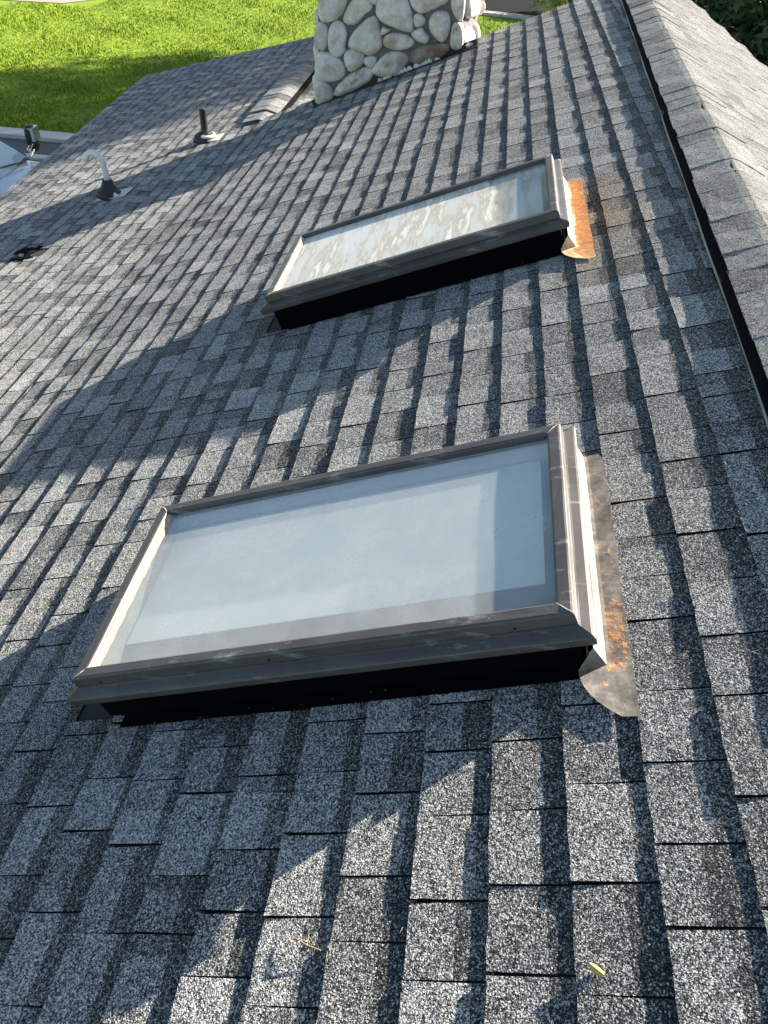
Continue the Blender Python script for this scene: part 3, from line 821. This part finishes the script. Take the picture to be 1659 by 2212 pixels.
# ------------------------------------------------------------------ trees and shrub
def leafmat(name, a, b2):
    m, nt, b = newmat(name)
    at = nd(nt, 'ShaderNodeAttribute', attribute_name='tone')
    c = ramp(nt, at.outputs['Fac'], [(0, a), (1, b2)])
    nt.links.new(c, b.inputs['Base Color']); b.inputs['Roughness'].default_value = .7; b.inputs['Specular IOR Level'].default_value = .3
    return m
M_NEEDLE = leafmat('conifer_needles', (.016, .034, .016), (.07, .12, .055))
M_LGREEN = leafmat('shrub_leaves', (.10, .20, .02), (.32, .42, .06))
M_BARK = plain('bark', (.12, .09, .065), .95, var=.4, scale=10)
def leafcloud(centres, dens, spread, size, rs):
    n_ = len(centres) * dens
    c = np.repeat(np.array(centres), dens, axis=0) + rs.normal(0, 1, (n_, 3)) * np.array(spread)
    a = rs.normal(0, 1, (n_, 3)); a /= np.linalg.norm(a, axis=1)[:, None]
    b = np.cross(a, rs.normal(0, 1, (n_, 3))); b /= np.linalg.norm(b, axis=1)[:, None]
    s_ = rs.uniform(.6, 1.3, n_)[:, None] * size
    V = np.stack([c - a * s_, c + b * s_ * .35, c + a * s_, c - b * s_ * .35], 1)
    base = np.repeat(rs.uniform(0, 1, len(centres)), dens)
    return V.reshape(-1, 3), np.clip(base * .6 + rs.uniform(0, .4, n_), 0, 1)
def conifer(x, y, h, r, label, seed, dens=26, leaf_=.16, z0=.2, group='conifers standing beyond the right side of the roof'):
    rs = np.random.RandomState(seed)
    t = thing('conifer_tree', (x, y, 0), label, 'tree', group)
    g = G(); g.tube([(x, y, -.1), (x + .1, y, h * .5), (x, y, h * .97)], [.28 * r / 3, .17 * r / 3, .03], 9); g.build('trunk', M_BARK, t, smooth=True)
    cs = []; g = G()
    nl = int(h * 2.6)
    for i in range(nl):
        f = i / nl; z = z0 + f * (h - z0); R_ = r * (1 - f) ** .75 * rs.uniform(.75, 1.12) + .15
        nb = max(4, int(11 * (1 - f) + 3)); ph = rs.uniform(0, 6.28)
        for k in range(nb):
            a = ph + 2 * np.pi * k / nb + rs.uniform(-.25, .25); L = R_ * rs.uniform(.7, 1.1)
            if k % 3 == 0: g.tube([(x, y, z), (x + math.cos(a) * L * .9, y + math.sin(a) * L * .9, z - L * .18)], [.035, .008], 4, cap=False)
            for q in np.arange(.3, 1.01, .5 / max(L, .5)):
                cs.append((x + math.cos(a) * L * q, y + math.sin(a) * L * q, z - L * .2 * q + rs.uniform(-.08, .08)))
    g.build('limbs', M_BARK, t)
    V, tn = leafcloud(cs, dens, (.17, .17, .10), leaf_, rs)
    me = npmesh('crown', V, 4, [M_NEEDLE], tone=tn); o = bpy.data.objects.new('crown', me); sc.collection.objects.link(o)
    me.transform(Matrix.Translation((-x, -y, 0))); o.parent = t
    return t
conifer(8.6, 24.5, 13.5, 3.4, 'dark green conifer filling the upper right corner beyond the roof edge', 3, 22)
conifer(13.8, 27.3, 15.0, 3.0, 'tall dark conifer out beyond the right roof slope, nearest to the broad tree', 5, 12)
conifer(7.6, 30.5, 12.0, 3.0, 'dark conifer behind the first, by the far end of the lawn', 8, 16)
conifer(12.0, 31.6, 15.0, 3.4, 'dark conifer standing back at the right, between its neighbours', 11, 12)
conifer(14.5, 34.0, 14.0, 3.2, 'farthest dark conifer to the right, past the lawn', 13, 10)
def broad(x, y, zc, r, label, seed, n_=420, dens=34):
    rs = np.random.RandomState(seed)
    t = thing('broadleaf_tree', (x, y, 0), label, 'tree', 'broad-crowned trees behind the conifers')
    g = G(); g.tube([(x, y, -.1), (x + .2, y, zc * .5), (x, y, zc + r * .5)], [.32, .22, .06], 10); g.build('trunk', M_BARK, t, smooth=True)
    cs = []; g = G()
    while len(cs) < n_:
        p = rs.uniform(-1, 1, 3)
        if np.linalg.norm(p) > 1: continue
        q = (x + p[0] * r, y + p[1] * r, zc + p[2] * r * .85)
        if noise.noise(Vector(q) * .55) < -.16: continue
        cs.append(q)
        if len(cs) % 12 == 0: g.tube([(x, y, zc - r * .5), ((x + q[0]) / 2, (y + q[1]) / 2, (zc + q[2]) / 2 - .2), q], [.08, .04, .012], 5, cap=False)
    g.build('limbs', M_BARK, t)
    V, tn = leafcloud(cs, dens, (.34, .34, .26), .17, rs)
    me = npmesh('crown', V, 4, [M_NEEDLE], tone=tn); o = bpy.data.objects.new('crown', me); sc.collection.objects.link(o)
    me.transform(Matrix.Translation((-x, -y, 0))); o.parent = t
broad(10.5, 25.15, 13.4, 4.4, 'tall broad-crowned tree whose shade falls across the far wing roof', 31)
broad(17.0, 33.5, 14.5, 4.6, 'broad-crowned tree standing farthest back to the right', 33)
broad(10.5, 36.0, 11.2, 4.2, 'broad-crowned tree at the lawn end whose shade crosses the grass', 32)
def shrub(x, y, r, h, label, seed):
    rs = np.random.RandomState(seed); t = thing('shrub', (x, y, 0), label, 'shrub')
    g = G(); cs = []
    for k in range(40):
        a = rs.uniform(0, 6.28); q = rs.uniform(.1, 1) ** .6; e = (x + math.cos(a) * r * q, y + math.sin(a) * r * q, h * rs.uniform(.25, 1) * (1 - .4 * q))
        g.tube([(x, y, 0), ((x + e[0]) / 2, (y + e[1]) / 2, e[2] * .6), e], [.02, .012, .004], 4, cap=False); cs.append(e)
    g.build('stems', M_BARK, t)
    V, tn = leafcloud(cs, 70, (.14, .14, .12), .07, rs)
    me = npmesh('foliage', V, 4, [M_LGREEN], tone=tn); o = bpy.data.objects.new('foliage', me); sc.collection.objects.link(o)
    me.transform(Matrix.Translation((-x, -y, 0))); o.parent = t
shrub(2.5, 37.0, .85, 1.7, 'yellow-green leafy shrub at the lawn corner behind the roof peak', 21)

# ------------------------------------------------------------------ pickup at the left edge
M_PAINT, nt_, b_ = newmat('white_paint'); b_.inputs['Base Color'].default_value = (.62, .63, .70, 1); b_.inputs['Roughness'].default_value = .25; b_.inputs['Coat Weight'].default_value = .6
M_CARGL, nt_, b_ = newmat('windshield_glass'); b_.inputs['Base Color'].default_value = (.36, .50, .52, 1); b_.inputs['Roughness'].default_value = .06; b_.inputs['Specular IOR Level'].default_value = .9
M_TRIM = plain('black_trim', (.02, .02, .022), .45); M_CHROME, nt_, b_ = newmat('chrome'); b_.inputs['Base Color'].default_value = (.75, .74, .7, 1); b_.inputs['Metallic'].default_value = 1; b_.inputs['Roughness'].default_value = .18
M_TYRE = plain('tyre', (.02, .02, .02), .85); M_LAMP, nt_, b_ = newmat('lamp_lens'); b_.inputs['Base Color'].default_value = (.7, .72, .75, 1); b_.inputs['Roughness'].default_value = .1
car = thing('pickup_truck', (-8.6, 11.35, 0), 'white pickup truck with a tall black towing mirror parked beside the house', 'pickup truck')
def loft(name, sections, mat, smooth=False):
    g = G(); k = len(sections[0]); vs = [p for s_ in sections for p in s_]
    fs = [(i * k + j, i * k + (j + 1) % k, (i + 1) * k + (j + 1) % k, (i + 1) * k + j) for i in range(len(sections) - 1) for j in range(k)]
    fs += [tuple(reversed(range(k))), tuple((len(sections) - 1) * k + j for j in range(k))]
    g.add(vs, fs); o = g.build(name, mat, car, smooth)
    return o
Y0, Y1 = 10.40, 12.36; Ym = (Y0 + Y1) / 2; HW = (Y1 - Y0) / 2
def sec(x, zt, zb, hw, crown=.03):
    return [(x, Ym - hw, zb), (x, Ym - hw, zt - .12), (x, Ym - hw + .05, zt - .03), (x, Ym - hw * .5, zt + crown * .7), (x, Ym, zt + crown), (x, Ym + hw * .5, zt + crown * .7), (x, Ym + hw - .05, zt - .03), (x, Ym + hw, zt - .12), (x, Ym + hw, zb)]
loft('hood', [sec(-7.16, 1.205, .5, HW), sec(-6.4, 1.17, .5, HW), sec(-5.9, 1.10, .5, HW * .98), sec(-5.66, .98, .5, HW * .93)], M_PAINT)
loft('cab', [sec(-9.45, 1.22, .45, HW), sec(-7.20, 1.21, .45, HW)], M_PAINT)
loft('cargo_bed', [sec(-11.3, 1.18, .5, HW, -.02), sec(-9.5, 1.18, .5, HW, -.02)], M_PAINT)
def top(x, z, hw): return [(x, Ym - hw, z), (x, Ym - hw * .5, z + .03), (x, Ym, z + .04), (x, Ym + hw * .5, z + .03), (x, Ym + hw, z), (x, Ym + hw, z - .05), (x, Ym - hw, z - .05)]
loft('roof', [top(-9.2, 1.82, .74), top(-8.6, 1.88, .78), top(-8.09, 1.84, .76)], M_PAINT)
def quadthing(name, pts, mat, nrm, th=.01):
    g = G(); n_ = Vector(nrm) * th; P_ = [Vector(p) for p in pts]
    k = len(P_); g.add([p for p in P_] + [p - n_ for p in P_], [tuple(range(k)), tuple(reversed(range(k, 2 * k)))] + [(i, k + i, k + (i + 1) % k, (i + 1) % k) for i in range(k)])
    return g.build(name, mat, car)
wb = -7.17; wt = -8.08
g = G(); vs = []
for j in range(2):
    for i in range(9):
        f = i / 8; yy = Ym + (f * 2 - 1) * (.93 if j == 0 else .74); bow = .10 * (1 - (f * 2 - 1) ** 2)
        vs.append(((wb if j == 0 else wt) + bow, yy, (1.235 if j == 0 else 1.85)))
g.add(vs, [(i, i + 1, 10 + i, 9 + i) for i in range(8)]); g.build('windshield', M_CARGL, car, smooth=True)
for s_ in (-1, 1):
    g = G(); g.tube([(wb - .03, Ym + s_ * .95, 1.22), (wt - .03, Ym + s_ * .765, 1.85)], .035, 6); g.build('pillar', M_TRIM if s_ > 0 else M_PAINT, car)
    for (xa, xb) in ((-8.35, -7.42), (-9.2, -8.42)):
        za = 1.24; zt = 1.80
        xt = -8.1 if xa == -8.35 else xb - .02
        quadthing('side_window', [(xa, Ym + s_ * .965, za), (xb, Ym + s_ * .965, za), (xt, Ym + s_ * .79, zt), (xa + .05, Ym + s_ * .79, zt)], M_CARGL, (0, s_, .2))
        g = G(); g.box(((xa + xb) / 2, Ym + s_ * (HW + .004), .85), ((xb - xa) / 2 - .02, 0, 0), (0, .008, 0), (0, 0, .33)); d_ = g.build('door', M_PAINT, car)
        g = G(); g.box((xa + .12, Ym + s_ * (HW + .022), 1.05), (.08, 0, 0), (0, .012, 0), (0, 0, .018)); g.build('handle', M_TRIM, d_)
    for x in (-6.5, -10.3):
        g = G(); c = Vector((x, Ym + s_ * (HW - .13), .38)); g.tube([c - Vector((0, .13, 0)), c + Vector((0, .13, 0))], .38, 24); wh = g.build('wheel', M_TYRE, car)
        g = G(); g.tube([c + Vector((0, s_ * .10, 0)), c + Vector((0, s_ * .137, 0))], [.24, .22], 18); g.build('rim', M_CHROME, wh)
    g = G(); g.box((-5.70, Ym + s_ * .72, .88), (.06, 0, 0), (0, .16, 0), (0, 0, .10)); g.build('headlight', M_LAMP, car)
    # tall towing mirror
    g = G()
    mx, my = -7.18, Ym + s_ * 1.24
    def msec(z, a, b2): return [(mx + a * math.cos(q), my + b2 * math.sin(q), z) for q in [2 * math.pi * i / 12 for i in range(12)]]
    ss = [msec(1.24, .06, .09), msec(1.30, .085, .12), msec(1.45, .09, .125), msec(1.56, .085, .12), msec(1.62, .05, .08)]
    vs = [p for s2 in ss for p in s2]
    g.add(vs, [(i * 12 + j, i * 12 + (j + 1) % 12, (i + 1) * 12 + (j + 1) % 12, (i + 1) * 12 + j) for i in range(4) for j in range(12)] + [tuple(reversed(range(12))), tuple(48 + j for j in range(12))])
    mr = g.build('mirror', M_TRIM, car, smooth=True)
    g = G(); g.box((mx + .05, my, 1.50), (.045, 0, 0), (0, .10, 0), (0, 0, .10)); g.build('mirror_cover', M_CHROME, mr)
    g = G(); g.tube([(mx + .02, my, 1.38), (mx + .03, Ym + s_ * .97, 1.30)], .03, 8); g.tube([(mx + .02, my, 1.30), (mx + .05, Ym + s_ * .97, 1.22)], .022, 8); g.build('mirror_arm', M_CHROME, mr)
g = G(); g.box((-5.62, Ym, .82), (.03, 0, 0), (0, .52, 0), (0, 0, .16)); g.build('grille', M_TRIM, car)
g = G(); g.box((-5.55, Ym, .55), (.08, 0, 0), (0, .98, 0), (0, 0, .11)); g.build('bumper', M_CHROME, car)
g = G(); g.box((wb + .03, Ym, 1.232), (.035, 0, 0), (0, .86, 0), (0, 0, .012)); g.build('cowl', M_TRIM, car)
for yy in (Ym + .55, Ym - .25):
    g = G(); g.tube([(wb + .12, yy, 1.27), (wb + .02, yy - .3, 1.30), (wb - .06, yy - .62, 1.31)], [.014, .012, .010], 6); g.build('wiper', M_TRIM, car)
